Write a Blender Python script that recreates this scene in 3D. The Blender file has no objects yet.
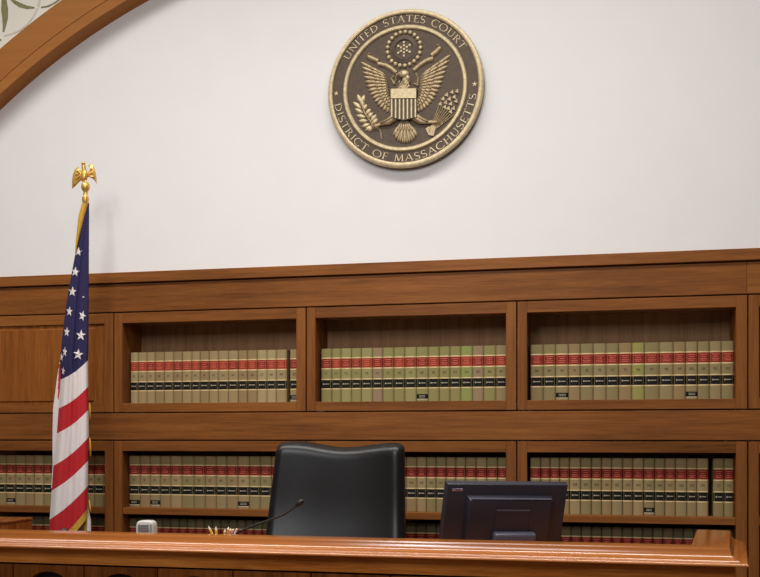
import bpy, bmesh, math, random
from mathutils import Vector, Matrix
random.seed(7)
col = bpy.context.scene.collection
PI = math.pi

# ------------------------------------------------------------------ camera model
TH = math.radians(12.45); SN, CS = math.sin(TH), math.cos(TH)
DIST, EYE, HY, FOC = 4.68, 1.65, 436.0, 1000.0
def P(px, py, Y=0.0):
    """point on the wall-parallel plane y=Y that the photograph shows at pixel (px, py)"""
    u = (px - 380.0) / FOC
    t = (Y + DIST) / (CS + u * SN)
    return Vector(((-SN + u * CS) * t, Y, EYE + (HY - py) / FOC * t))
def PX(px, Y=0.0): return P(px, HY, Y).x

# ------------------------------------------------------------------ colours / materials
def lin(c):
    r = []
    for v in c:
        v /= 255.0
        r.append(v / 12.92 if v <= 0.04045 else ((v + 0.055) / 1.055) ** 2.4)
    return (r[0], r[1], r[2], 1.0)
def new_mat(name):
    m = bpy.data.materials.new(name); m.use_nodes = True
    nt = m.node_tree; b = nt.nodes['Principled BSDF']
    return m, nt, b
def N(nt, t, **kw):
    n = nt.nodes.new(t)
    for k, v in kw.items(): setattr(n, k, v)
    return n
def plain(name, rgb, rough=0.5, metal=0.0, var=0.12, scale=60.0, bump=0.0, coat=0.0, spec=0.5):
    """base colour broken up by a soft procedural noise"""
    m, nt, b = new_mat(name)
    tc = N(nt, 'ShaderNodeTexCoord'); nz = N(nt, 'ShaderNodeTexNoise')
    nz.inputs['Scale'].default_value = scale; nz.inputs['Detail'].default_value = 4
    rp = N(nt, 'ShaderNodeValToRGB')
    c = lin(rgb)
    rp.color_ramp.elements[0].position = 0.3; rp.color_ramp.elements[1].position = 0.7
    rp.color_ramp.elements[0].color = tuple(v * (1 - var) for v in c[:3]) + (1,)
    rp.color_ramp.elements[1].color = tuple(min(1, v * (1 + var)) for v in c[:3]) + (1,)
    nt.links.new(tc.outputs['Object'], nz.inputs['Vector'])
    nt.links.new(nz.outputs['Fac'], rp.inputs['Fac'])
    nt.links.new(rp.outputs['Color'], b.inputs['Base Color'])
    b.inputs['Roughness'].default_value = rough; b.inputs['Metallic'].default_value = metal
    b.inputs['Coat Weight'].default_value = coat
    b.inputs['Specular IOR Level'].default_value = spec
    if bump:
        bp = N(nt, 'ShaderNodeBump'); bp.inputs['Strength'].default_value = bump
        bp.inputs['Distance'].default_value = 0.002
        nt.links.new(nz.outputs['Fac'], bp.inputs['Height']); nt.links.new(bp.outputs['Normal'], b.inputs['Normal'])
    return m
def wood(name, dark, mid, light, axis, rough=0.5, coat=0.0, figure=0.6, spec=0.12, coat_rough=0.15):
    """oak: long fibres along the axis plus fine pores, different on every board"""
    m, nt, b = new_mat(name)
    tc = N(nt, 'ShaderNodeTexCoord'); oi = N(nt, 'ShaderNodeObjectInfo')
    add = N(nt, 'ShaderNodeVectorMath', operation='ADD')
    sc = N(nt, 'ShaderNodeVectorMath', operation='SCALE'); sc.inputs['Scale'].default_value = 37.0
    cx = N(nt, 'ShaderNodeCombineXYZ')
    for i in range(3): nt.links.new(oi.outputs['Random'], cx.inputs[i])
    nt.links.new(cx.outputs[0], sc.inputs[0]); nt.links.new(tc.outputs['Object'], add.inputs[0]); nt.links.new(sc.outputs[0], add.inputs[1])
    def noise(along, across, detail, rgh):
        mp = N(nt, 'ShaderNodeMapping'); s = [across] * 3; s['xyz'.index(axis)] = along
        mp.inputs['Scale'].default_value = s
        nz = N(nt, 'ShaderNodeTexNoise'); nz.inputs['Scale'].default_value = 1.0
        nz.inputs['Detail'].default_value = detail; nz.inputs['Roughness'].default_value = rgh
        nt.links.new(add.outputs[0], mp.inputs['Vector']); nt.links.new(mp.outputs['Vector'], nz.inputs['Vector'])
        return nz.outputs['Fac']
    a = noise(1.6, 34, 6, 0.62); f = noise(8, 210, 3, 0.65); g = noise(0.8, 1.5, 2, 0.5)
    def mth(op, x, y):
        n = N(nt, 'ShaderNodeMath', operation=op)
        for i, v in enumerate((x, y)):
            if isinstance(v, (int, float)): n.inputs[i].default_value = v
            else: nt.links.new(v, n.inputs[i])
        return n.outputs[0]
    s1 = mth('MULTIPLY', mth('SUBTRACT', a, 0.5), figure * 1.7)
    s2 = mth('MULTIPLY', mth('SUBTRACT', f, 0.5), figure * 1.3)
    s3 = mth('MULTIPLY', mth('SUBTRACT', g, 0.5), 0.7)
    s4 = mth('MULTIPLY', mth('SUBTRACT', oi.outputs['Random'], 0.5), 0.16)
    fac = mth('ADD', mth('ADD', mth('ADD', s1, s2), mth('ADD', s3, s4)), 0.5)
    rp = N(nt, 'ShaderNodeValToRGB'); e = rp.color_ramp.elements
    e[0].position = 0.1; e[0].color = lin(dark); e[1].position = 0.9; e[1].color = lin(light)
    k = e.new(0.5); k.color = lin(mid)
    nt.links.new(fac, rp.inputs['Fac']); nt.links.new(rp.outputs['Color'], b.inputs['Base Color'])
    b.inputs['Roughness'].default_value = rough; b.inputs['Coat Weight'].default_value = coat
    b.inputs['Coat Roughness'].default_value = coat_rough; b.inputs['Specular IOR Level'].default_value = spec
    bp = N(nt, 'ShaderNodeBump'); bp.inputs['Strength'].default_value = 0.12 if coat == 0 else 0.0; bp.inputs['Distance'].default_value = 0.001
    nt.links.new(f, bp.inputs['Height']); nt.links.new(bp.outputs['Normal'], b.inputs['Normal'])
    return m

M = {}
for ax in 'xz':
    M['oak_' + ax] = wood('oak_' + ax, (98, 58, 27), (136, 82, 39), (158, 101, 50), ax)
    M['bay_' + ax] = wood('oak_bay_' + ax, (92, 53, 23), (129, 77, 36), (151, 95, 46), ax)
    M['panel_' + ax] = wood('oak_panel_' + ax, (108, 61, 25), (146, 86, 37), (168, 105, 48), ax, figure=0.7)
M['inner'] = wood('oak_interior', (112, 78, 52), (140, 104, 74), (158, 120, 88), 'z', rough=0.6)
M['inner_x'] = wood('oak_interior_x', (100, 56, 22), (128, 74, 32), (148, 92, 42), 'x', rough=0.5)
M['arch'] = wood('oak_arch', (126, 76, 34), (156, 100, 50), (176, 116, 60), 'x', figure=0.25)
M['ledge'] = wood('polished_ledge', (130, 70, 26), (174, 102, 44), (196, 122, 60), 'x', rough=0.2, coat=0.8, spec=0.5, figure=0.16, coat_rough=0.17)
M['fascia'] = wood('bench_fascia', (140, 76, 26), (182, 110, 46), (208, 136, 64), 'x', rough=0.4, figure=0.9)
M['fascia_z'] = wood('bench_panel', (84, 43, 15), (116, 64, 25), (140, 82, 35), 'z', rough=0.4, figure=0.9)
M['niche'] = plain('dark_niche', (26, 14, 8), 0.8)
M['plaster'] = plain('white_plaster', (235, 232, 230), 0.9, var=0.01, scale=6, bump=0.02, spec=0.2)
M['cream'] = plain('cream_spandrel', (226, 219, 206), 0.9, var=0.015, scale=9, spec=0.2)
M['olive_paint'] = plain('olive_stencil', (128, 124, 84), 0.85, var=0.12, scale=30)
M['grey_paint'] = plain('pale_stencil', (203, 195, 182), 0.85, var=0.05, scale=30)
M['carpet'] = plain('brown_carpet', (138, 112, 90), 0.95, var=0.25, scale=200, bump=0.4)
M['bronze'] = plain('dark_bronze', (82, 66, 52), 0.55, metal=0.35, var=0.15, scale=50)
M['gold'] = plain('antique_gold', (200, 180, 142), 0.45, metal=0.35, var=0.18, scale=70)
M['gold_dim'] = plain('antique_gold_dim', (174, 152, 116), 0.45, metal=0.4, var=0.25, scale=90)
M['brass'] = plain('polished_brass', (232, 186, 96), 0.34, metal=0.55, var=0.1, scale=80)
M['fringe'] = plain('gold_fringe', (206, 158, 52), 0.7, var=0.3, scale=220, bump=0.6)
M['fringe_dim'] = plain('gold_fringe_dim', (168, 116, 44), 0.8, var=0.3, scale=220, bump=0.6)
M['navy'] = plain('flag_navy', (36, 29, 76), 0.85, var=0.15, scale=160, bump=0.15)
M['red'] = plain('flag_red', (190, 28, 38), 0.85, var=0.08, scale=160, bump=0.15)
M['white_cloth'] = plain('flag_white', (232, 222, 220), 0.8, var=0.04, scale=160, bump=0.15)
M['leather'] = plain('black_leather', (19, 17, 17), 0.36, var=0.12, scale=300, bump=0.15, spec=0.4)
M['plastic'] = plain('charcoal_plastic', (44, 42, 52), 0.38, var=0.06, scale=200, spec=0.5)
M['plastic_hi'] = plain('grey_plastic_edge', (86, 84, 98), 0.4, var=0.06, scale=200)
M['black'] = plain('matte_black', (24, 22, 24), 0.5)
M['screen'] = plain('dark_screen', (14, 15, 18), 0.1)
M['silver'] = plain('silver_badge', (176, 174, 182), 0.35, metal=0.4)
M['badge_blue'] = plain('badge_blue', (72, 84, 150), 0.4)
M['badge_red'] = plain('badge_red', (170, 60, 64), 0.4)
M['chrome'] = plain('chrome', (170, 170, 172), 0.25, metal=0.9)
M['pages'] = plain('book_pages', (206, 190, 150), 0.9, var=0.15, scale=400)
M['lab_red'] = plain('label_red', (142, 37, 30), 0.7, var=0.12, scale=90, spec=0.2)
M['lab_red2'] = plain('label_red_worn', (164, 54, 36), 0.7, var=0.14, scale=90, spec=0.2)
M['lab_blk'] = plain('label_black', (24, 21, 17), 0.7, var=0.12, scale=90, spec=0.2)
M['gilt'] = plain('gilt', (226, 198, 142), 0.5, metal=0.1, var=0.1, scale=150)
M['gilt_red'] = plain('gilt_on_red', (214, 118, 88), 0.6, var=0.1, scale=150)
M['gilt_blk'] = plain('gilt_on_black', (176, 166, 146), 0.6, var=0.1, scale=150)
M['ink'] = plain('spine_ink', (82, 66, 44), 0.7)
M['stick_w'] = plain('sticker_white', (188, 172, 140), 0.7)
COVERS = {}
for k, c in dict(tan=(160, 138, 98), tan2=(150, 126, 88), tan3=(168, 150, 108), olive=(146, 136, 86), olive2=(154, 144, 94),
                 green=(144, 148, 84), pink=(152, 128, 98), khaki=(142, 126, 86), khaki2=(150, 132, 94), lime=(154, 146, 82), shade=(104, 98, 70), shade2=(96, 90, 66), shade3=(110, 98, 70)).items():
    COVERS[k] = plain('buckram_' + k, c, 0.85, var=0.07, scale=240, bump=0.12, spec=0.2)
M['white_box'] = plain('white_plastic', (206, 200, 194), 0.5, var=0.05, scale=60)
M['grey_print'] = plain('grey_print', (150, 144, 142), 0.6, var=0.15, scale=120)
M['grey_dark'] = plain('grey_print_dark', (104, 98, 100), 0.6, var=0.2, scale=150)
M['pen_yel'] = plain('pencil_yellow', (232, 178, 58), 0.4)
M['pen_or'] = plain('pencil_orange', (216, 146, 86), 0.5)
M['pen_pink'] = plain('pencil_pale', (226, 196, 182), 0.5)
M['pen_wood'] = plain('sharpened_wood', (236, 216, 182), 0.7, var=0.08, scale=300)
M['lead'] = plain('pencil_lead', (120, 110, 100), 0.5)

# ------------------------------------------------------------------ mesh builder
class MB:
    def __init__(s): s.v, s.f, s.m = [], [], []
    def add(s, vs, fs, mi=0):
        b = len(s.v); s.v += [tuple(p) for p in vs]
        for f in fs: s.f.append(tuple(i + b for i in f)); s.m.append(mi)
        return s
    def box(s, x0, x1, y0, y1, z0, z1, mi=0):
        vs = [(x, y, z) for z in (z0, z1) for y in (y0, y1) for x in (x0, x1)]
        return s.add(vs, [(0, 2, 3, 1), (4, 5, 7, 6), (0, 1, 5, 4), (2, 6, 7, 3), (0, 4, 6, 2), (1, 3, 7, 5)], mi)
    def prism(s, poly, y0, y1, mi=0):
        """poly of (x,z) extruded between y0 (front) and y1"""
        n = len(poly)
        vs = [(x, y0, z) for x, z in poly] + [(x, y1, z) for x, z in poly]
        fs = [tuple(range(n)), tuple(range(2 * n - 1, n - 1, -1))] + [(i, i + n, (i + 1) % n + n, (i + 1) % n) for i in range(n)]
        return s.add(vs, fs, mi)
    def grid(s, fn, nu, nv, mi=0, flip=False):
        """fn(i, j) -> point or callable mi(i, j)"""
        b = len(s.v)
        for j in range(nv + 1):
            for i in range(nu + 1): s.v.append(tuple(fn(i, j)))
        for j in range(nv):
            for i in range(nu):
                a = b + j * (nu + 1) + i
                q = (a, a + 1, a + nu + 2, a + nu + 1)
                s.f.append(q[::-1] if flip else q); s.m.append(mi(i, j) if callable(mi) else mi)
        return s
    def tube(s, pts, rad, n=10, mi=0, flat=None):
        pts = [Vector(p) for p in pts]; k = len(pts)
        if not isinstance(rad, (list, tuple)): rad = [rad] * k
        b = len(s.v); up = None
        for i, p in enumerate(pts):
            d = (pts[min(i + 1, k - 1)] - pts[max(i - 1, 0)]).normalized()
            if up is None:
                up = Vector((0, 1, 0)) if abs(d.y) < 0.9 else Vector((1, 0, 0))
            a = d.cross(up).normalized(); c = a.cross(d).normalized(); up = c
            for q in range(n):
                t = 2 * PI * q / n
                s.v.append(tuple(p + a * (math.cos(t) * rad[i]) + c * (math.sin(t) * rad[i] * (flat or 1))))
        for i in range(k - 1):
            for q in range(n):
                s.f.append((b + i * n + q, b + i * n + (q + 1) % n, b + (i + 1) * n + (q + 1) % n, b + (i + 1) * n + q)); s.m.append(mi)
        s.f.append(tuple(b + q for q in range(n - 1, -1, -1))); s.m.append(mi)
        s.f.append(tuple(b + (k - 1) * n + q for q in range(n))); s.m.append(mi)
        return s
    def lathe(s, prof, c, n=24, mi=0, axis='z'):
        """prof of (radius, height) about an axis through c"""
        b = len(s.v); k = len(prof)
        for r, h in prof:
            for q in range(n):
                t = 2 * PI * q / n
                if axis == 'z': s.v.append((c[0] + r * math.cos(t), c[1] + r * math.sin(t), c[2] + h))
                else: s.v.append((c[0] + r * math.cos(t), c[1] + h, c[2] + r * math.sin(t)))
        for i in range(k - 1):
            for q in range(n):
                f = (b + i * n + q, b + i * n + (q + 1) % n, b + (i + 1) * n + (q + 1) % n, b + (i + 1) * n + q)
                s.f.append(f); s.m.append(mi)
        s.f.append(tuple(b + q for q in range(n - 1, -1, -1))); s.m.append(mi)
        s.f.append(tuple(b + (k - 1) * n + q for q in range(n))); s.m.append(mi)
        return s
    def ball(s, c, r, nu=14, nv=9, mi=0, rot=None):
        r = (r, r, r) if isinstance(r, (int, float)) else r
        R = rot or Matrix.Identity(3); c = Vector(c); b = len(s.v)
        for j in range(1, nv):
            t = PI * j / nv
            for i in range(nu):
                a = 2 * PI * i / nu
                s.v.append(tuple(c + R @ Vector((r[0] * math.sin(t) * math.cos(a), r[1] * math.sin(t) * math.sin(a), r[2] * math.cos(t)))))
        top = len(s.v); s.v.append(tuple(c + R @ Vector((0, 0, r[2])))); s.v.append(tuple(c + R @ Vector((0, 0, -r[2]))))
        for j in range(nv - 2):
            for i in range(nu):
                s.f.append((b + j * nu + i, b + (j + 1) * nu + i, b + (j + 1) * nu + (i + 1) % nu, b + j * nu + (i + 1) % nu)); s.m.append(mi)
        for i in range(nu):
            s.f.append((top, b + i, b + (i + 1) % nu)); s.m.append(mi)
            e = b + (nv - 2) * nu
            s.f.append((top + 1, e + (i + 1) % nu, e + i)); s.m.append(mi)
        return s
    def build(s, name, mats, parent=None, smooth=None, bevel=0.0, seg=2, local=False, recalc=True):
        me = bpy.data.meshes.new(name)
        vs = s.v
        if parent is not None and not local:
            off = Vector((0, 0, 0)); q = parent
            while q is not None: off += q.location; q = q.parent
            vs = [(v[0] - off.x, v[1] - off.y, v[2] - off.z) for v in vs]
        me.from_pydata(vs, [], s.f)
        if not isinstance(mats, (list, tuple)): mats = [mats]
        for m in mats: me.materials.append(m)
        for p, mi in zip(me.polygons, s.m): p.material_index = mi
        if recalc or bevel:
            bm = bmesh.new(); bm.from_mesh(me)
            bmesh.ops.recalc_face_normals(bm, faces=bm.faces)
            if bevel:
                ed = [e for e in bm.edges if len(e.link_faces) == 2 and e.calc_face_angle(0) > 0.6]
                bmesh.ops.bevel(bm, geom=ed, offset=bevel, offset_type='OFFSET', segments=seg, profile=0.5, affect='EDGES', clamp_overlap=True)
            bm.to_mesh(me); bm.free()
        if smooth is not None:
            me.shade_smooth()
            if smooth < 3: me.set_sharp_from_angle(angle=smooth)
        o = bpy.data.objects.new(name, me); col.objects.link(o)
        if parent is not None: o.parent = parent
        return o
def tag(o, label, cat, group=None, kind=None):
    o['label'] = label; o['category'] = cat
    if group: o['group'] = group
    if kind: o['kind'] = kind
    return o
def thing(name, label, cat, loc, group=None, rz=0.0):
    o = bpy.data.objects.new(name, None); o.empty_display_size = 0.05; col.objects.link(o)
    o.location = loc; o.rotation_euler = (0, 0, rz)
    return tag(o, label, cat, group)
def struct(o): o['kind'] = 'structure'; return o
def box_part(name, mat, parent, x0, x1, y0, y1, z0, z1, bevel=0.0015):
    return MB().box(x0, x1, y0, y1, z0, z1).build(name, mat, parent, bevel=bevel, seg=1)
def lerp(a, b, t): return a + (b - a) * t
def interp(tab, x):
    if x <= tab[0][0]: return tab[0][1]
    for (a, va), (b, vb) in zip(tab, tab[1:]):
        if x <= b: return lerp(va, vb, (x - a) / (b - a))
    return tab[-1][1]

# digits as meshes, from the built-in lettering
GLYPH = {}
for ch in '0123456789':
    cu = bpy.data.curves.new('digit', 'FONT'); cu.body = ch; cu.size = 1.0; cu.resolution_u = 3
    ob = bpy.data.objects.new('digit', cu); col.objects.link(ob)
    bpy.context.view_layer.update()
    ev = ob.evaluated_get(bpy.context.evaluated_depsgraph_get()); me = ev.to_mesh()
    xs = [v.co.x for v in me.vertices]
    GLYPH[ch] = ([(v.co.x - min(xs), v.co.y) for v in me.vertices], [tuple(p.vertices) for p in me.polygons], max(xs) - min(xs))
    ev.to_mesh_clear(); bpy.data.objects.remove(ob); bpy.data.curves.remove(cu)

# ------------------------------------------------------------------ setting
Z1, Z2, Z3, Z4, Z5 = 2.480, 2.425, 2.278, 1.768, 1.628
XL, XR = -4.3, 2.4
G = 0.003
FLOOR = 0.45
w = MB(); w.box(XL, XR, 0.02, 0.34, Z1 + 0.001, 5.2); w.box(XL, XR, 0.27, 0.34, 0.0, Z1 + 0.001)
struct(w.build('wall_back', M['plaster']))
struct(MB().box(XL, XR, -6.5, -1.62, -0.05, 0.0).build('floor', M['carpet']))
struct(MB().box(XL, XR, -1.62, 0.27, 0.0, FLOOR).build('floor_platform', M['carpet']))
# arch and the stencilled wall outside it
AX, AZ = -0.88, 0.60
def ring(r0, r1, y0, y1, a0, a1, n, mat, name):
    g = MB()
    for i in range(n):
        t0, t1 = lerp(a0, a1, i / n), lerp(a0, a1, (i + 1) / n)
        q = [(AX + r * math.cos(t), AZ + r * math.sin(t)) for r, t in ((r0, t0), (r1, t0), (r1, t1), (r0, t1))]
        vs = [(x, y0, z) for x, z in q] + [(x, y1, z) for x, z in q]
        g.add(vs, [(0, 1, 2, 3), (7, 6, 5, 4), (0, 3, 7, 4), (1, 5, 6, 2)])
    return struct(g.build(name, mat, smooth=0.5))
def rad(px, py, Y):
    p = P(px, py, Y); return math.hypot(p.x - AX, p.z - AZ)
YA = -0.072
rA = (rad(0, 97, YA) + rad(80, 30, YA) + rad(125, 0, YA)) / 3
rG = (rad(0, 80.4, YA) + rad(80, 19, YA) + rad(108, 0, YA)) / 3
rT = (rad(0, 48.6, YA) + rad(62, 0, YA)) / 2
ring(rA, rG - 0.003, YA - 0.004, 0.03, 0.45, PI - 0.45, 140, M['arch'], 'trim_1')
ring(rG - 0.003, rG + 0.003, YA + 0.012, 0.03, 0.45, PI - 0.45, 140, M['niche'], 'trim_2')
ring(rG + 0.003, rT, YA, 0.03, 0.45, PI - 0.45, 140, M['arch'], 'trim_3')
ring(rT - 0.004, rT + 2.2, YA + 0.016, 0.025, 0.45, PI - 0.45, 120, M['cream'], 'wall_upper')
# stencilled leaves on the spandrel
YS = YA + 0.016 - 0.0015
def stencil(pts, wid, mat, name):
    """ribbon of varying width through pixel points"""
    g = MB(); L = []
    for i, (px, py) in enumerate(pts):
        a, b = pts[max(i - 1, 0)], pts[min(i + 1, len(pts) - 1)]
        dx, dy = b[0] - a[0], b[1] - a[1]; d = math.hypot(dx, dy); h = wid[i] / 2
        L.append((P(px - dy / d * h, py + dx / d * h, YS), P(px + dy / d * h, py - dx / d * h, YS)))
    for i in range(len(L) - 1):
        q = [L[i][0], L[i][1], L[i + 1][1], L[i + 1][0]]
        g.add(q + [v + Vector((0, 0.0012, 0)) for v in q], [(0, 1, 2, 3), (7, 6, 5, 4), (0, 4, 5, 1), (1, 5, 6, 2), (2, 6, 7, 3), (3, 7, 4, 0)])
    return g
def stencil_leaf(pts, wid, name='stencilled_leaf', mat=None, label='', cat='painted ornament'):
    o = stencil(pts, wid, mat, name).build(name, mat or M['olive_paint']); o['kind'] = 'structure'; return o
stencil_leaf([(3.5, -14), (4, 0), (4.6, 10), (5, 18), (4.2, 26), (3.2, 32)], [2, 5, 7, 5.6, 3.2, 1.6], 'trim_4')
stencil_leaf([(9.5, -3), (14, 1.5), (20, 5), (27, 7.3), (34.5, 7.6)], [2.5, 3.4, 4.4, 3.4, 1.4], 'trim_5')
stencil_leaf([(41, 7.4), (48, 6.2), (54, 3.2), (60, -1), (64, -5)], [1.4, 1.7, 1.6, 1.4, 1.2], 'trim_6')
stencil_leaf([(-3, 41), (0, 40), (1.2, 39.4)], [3, 2.2, 1], 'trim_7')
stencil_leaf([(4, 35.5), (11, 34), (20, 30), (28, 23.5), (34, 15), (37.5, 8)], [1.6] * 6, 'trim_8', M['grey_paint'])
stencil_leaf([(38, 6.5), (39.5, 0), (40, -6)], [2.2] * 3, 'trim_9', M['grey_paint'])
# cornice, frieze, middle rail: long boards
def board(name, z0, z1, y0, y1=0.02, mat='oak_x', x0=XL, x1=XR):
    return struct(MB().box(x0, x1, y0, y1, z0, z1).build(name, M[mat], bevel=0.002, seg=1))
board('trim_10', Z2 + G, Z1, -0.014)
board('trim_11', Z3 + G, Z2 - G, 0.0, x1=PX(747) - 0.0002)
board('trim_12', Z3 + G, Z2 - G, 0.0, x0=PX(747) + 0.0002)
board('trim_13', Z5 + G, Z4 - G, 0.0)
board('trim_14', FLOOR, 0.90, -0.01, 0.2, 'bay_x')

board('trim_15', 0.90, Z5 - G, 0.0, 0.03, 'panel_x', XL, -3.446)
# ------------------------------------------------------------------ bookcase bays
GX = [-3.4415, -2.422, -1.402, -0.3815, 0.637, 1.657]
UP = (1.816, 2.223); LO = (0.966, 1.574)
def bay(i, z0, z1, op, label, shelf=None):
    x0, x1 = GX[i] + G, GX[i + 1] - G
    t = thing('built_in_bookcase', label, 'bookcase', ((x0 + x1) / 2, 0.12, z0), 'oak bookcase bays in the back wall')
    a, b = x0 + 0.044, x1 - 0.047
    box_part('stile', M['bay_z'], t, x0, a, 0, 0.022, z0 + G, z1 - G)
    box_part('stile', M['bay_z'], t, b, x1, 0, 0.022, z0 + G, z1 - G)
    box_part('rail', M['bay_x'], t, a, b, 0, 0.022, op[1], z1 - G)
    box_part('rail', M['bay_x'], t, a, b, 0, 0.022, z0 + G, op[0])
    box_part('side_panel', M['bay_z'], t, a - 0.014, a - 0.0005, 0.022, 0.222, op[0], op[1] + 0.01, 0)
    box_part('side_panel', M['bay_z'], t, b + 0.0005, b + 0.014, 0.022, 0.222, op[0], op[1] + 0.01, 0)
    box_part('back_panel', M['inner'], t, a - 0.014, b + 0.014, 0.222, 0.232, op[0] - 0.015, op[1] + 0.025, 0)
    box_part('top_board', M['inner'], t, a - 0.014, b + 0.014, 0.022, 0.222, op[1] + 0.01, op[1] + 0.025, 0)
    box_part('bottom_board', M['inner_x'], t, a, b, 0.022, 0.222, op[0] - 0.015, op[0], 0)
    if shelf: box_part('shelf', M['bay_x'], t, a + 0.0005, b - 0.0005, 0.004, 0.221, shelf[0], shelf[1])
    return a, b
names_u = {1: 'upper oak bookcase bay at left of the row, beside the flag', 2: 'upper oak bookcase bay in the middle, under the bronze seal',
           3: 'upper oak bookcase bay right of the middle one, above the monitor end', 4: 'upper oak bookcase bay cut by the right picture edge'}
names_l = {0: 'lower oak bookcase bay directly behind the flag', 1: 'lower oak bookcase bay left of the black chair',
           2: 'lower oak bookcase bay between the chair and the monitor', 3: 'lower oak bookcase bay right of the monitor',
           4: 'lower oak bookcase bay cut by the right picture edge'}
AB = {}
for i in (1, 2, 3, 4): AB['u', i] = bay(i, Z4, Z3, UP, names_u[i])
for i in (0, 1, 2, 3, 4): AB['l', i] = bay(i, 0.90, Z5, LO, names_l[i], (1.253, 1.286))
# closed panel, upper left
x0, x1 = XL + 0.3, GX[1] - G
t = thing('wall_panel', 'flat oak wall panel in a frame, behind the flag left of the bookcases', 'wall panel', ((x0 + x1) / 2, 0.02, Z4))
box_part('stile', M['oak_z'], t, x1 - 0.05, x1, 0, 0.022, Z4 + G, Z3 - G)
box_part('stile', M['oak_z'], t, x0, x0 + 0.05, 0, 0.022, Z4 + G, Z3 - G)
box_part('rail', M['oak_x'], t, x0 + 0.05, x1 - 0.05, 0, 0.022, Z3 - 0.055, Z3 - G)
box_part('rail', M['oak_x'], t, x0 + 0.05, x1 - 0.05, 0, 0.022, Z4 + G, Z4 + 0.045)
box_part('panel', M['panel_z'], t, x0 + 0.05, x1 - 0.05, 0.008, 0.022, Z4 + 0.045, Z3 - 0.055)
bx = PX(93.5)
box_part('panel_board', M['panel_z'], t, x0 + 0.06, bx, 0.003, 0.012, Z4 + 0.06, Z3 - 0.075, 0.004)

# ------------------------------------------------------------------ books
BH, BD, YB = 0.262, 0.15, 0.058
def spine_y(x, w):                       # gently rounded spine
    q = min(1, abs(x) / (w / 2)); return 0.0045 * q * q + (0.0036 * max(0, q - 0.88) / 0.12)
def strip(g, w, z0, z1, off, mi=0, inset=0.0, n=8):
    h = w / 2 - inset
    xs = [lerp(-h, h, i / n) for i in range(n + 1)]
    g.grid(lambda i, j: (xs[i], spine_y(xs[i], w) - off, (z0, z1)[j]), n, 1, mi)
def label_strip(g, w, zs, n=8):
    h = w / 2; xs = [lerp(-h, h, i / n) for i in range(n + 1)]
    g.grid(lambda i, j: (xs[i], spine_y(xs[i], w) - 0.0006, BH * zs[j]), n, 3, lambda i, j: (2, 0, 2)[j])
BOOKPARTS = {}
def book_mesh_parts(wkey, style, kind):
    """meshes of one book width"""
    key = (wkey, kind)
    if key in BOOKPARTS: return BOOKPARTS[key]
    w = wkey
    parts = []
    c = MB(); h = w / 2; n = 10
    xs = [lerp(-h, h, i / n) for i in range(n + 1)]
    c.grid(lambda i, j: (xs[i], spine_y(xs[i], w), (0.0, 0.002, BH * 0.948, BH * 0.952, BH * 0.956, BH - 0.002, BH)[j]) if True else 0, n, 6)
    for sx in (-1, 1):                    # boards
        xa, xb = (sx * h, sx * (h - 0.0028))
        c.box(min(xa, xb), max(xa, xb), 0.009, BD, 0.0, BH)
    # hinge closing the spine at top and bottom
    for z, fl in ((0.0005, 1), (BH - 0.0005, 0)):
        c.grid(lambda i, j: (xs[i] * 0.98, (spine_y(xs[i], w), spine_y(xs[i], w) + 0.004)[j], z), n, 1)
    parts.append(('cover', c))
    g = MB().box(-h + 0.0032, h - 0.0032, 0.0085, BD - 0.006, 0.0025, BH - 0.004); parts.append(('pages', g))
    r = MB(); label_strip(r, w, (0.612, 0.636, 0.812, 0.834))
    rr = random.Random(hash(wkey) % 1000)
    for k, zz in enumerate((0.772, 0.735, 0.698, 0.668)):
        hw = w * (0.30, 0.22, 0.30, 0.26)[k]; x = -hw
        while x < hw:
            x2 = min(hw, x + rr.uniform(0.003, 0.007))
            r.add([(x, spine_y(x, w) - 0.001, BH * zz), (x2, spine_y(x2, w) - 0.001, BH * zz), (x2, spine_y(x2, w) - 0.001, BH * zz + 0.0035), (x, spine_y(x, w) - 0.001, BH * zz + 0.0035)], [(0, 1, 2, 3)], 1)
            x = x2 + 0.0015
    parts.append(('red_label', r))
    b = MB(); label_strip(b, w, (0.236, 0.258, 0.414, 0.436))
    # short gilt publisher line with a rounded start
    hw = w * 0.30; yy = -0.0009
    k = 8; cx0 = -hw + 0.004
    b.add([(cx0 + 0.0042 * math.cos(2 * PI * q / k), spine_y(cx0, w) + yy, BH * 0.338 + 0.0042 * math.sin(2 * PI * q / k)) for q in range(k)], [tuple(range(k))], 1)
    x = cx0 + 0.005
    while x < hw:
        x2 = min(hw, x + rr.uniform(0.003, 0.006)); zt = 0.0022
        b.add([(x, spine_y(x, w) + yy, BH * 0.338 - zt), (x2, spine_y(x2, w) + yy, BH * 0.338 - zt), (x2, spine_y(x2, w) + yy, BH * 0.338 + zt), (x, spine_y(x, w) + yy, BH * 0.338 + zt)], [(0, 1, 2, 3)], 1)
        x = x2 + 0.001
    parts.append(('black_label', b))
    s = MB(); strip(s, w, BH * 0.05, BH * 0.135, 0.0008, 0, 0.0002)
    strip(s, w, BH * 0.03, BH * 0.05, 0.0009, 1, 0.002)
    x = -w * 0.26
    while x < w * 0.26:
        x2 = x + rr.uniform(0.003, 0.006)
        for zz in (0.075, 0.1): s.add([(x, spine_y(x, w) - 0.0013, BH * zz), (x2, spine_y(x2, w) - 0.0013, BH * zz), (x2, spine_y(x2, w) - 0.0013, BH * zz + 0.003), (x, spine_y(x, w) - 0.0013, BH * zz + 0.003)], [(0, 1, 2, 3)], 2)
        x = x2 + 0.0015
    parts.append(('sticker', s))
    BOOKPARTS[key] = parts
    return parts
PART_CACHE = {}
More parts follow.
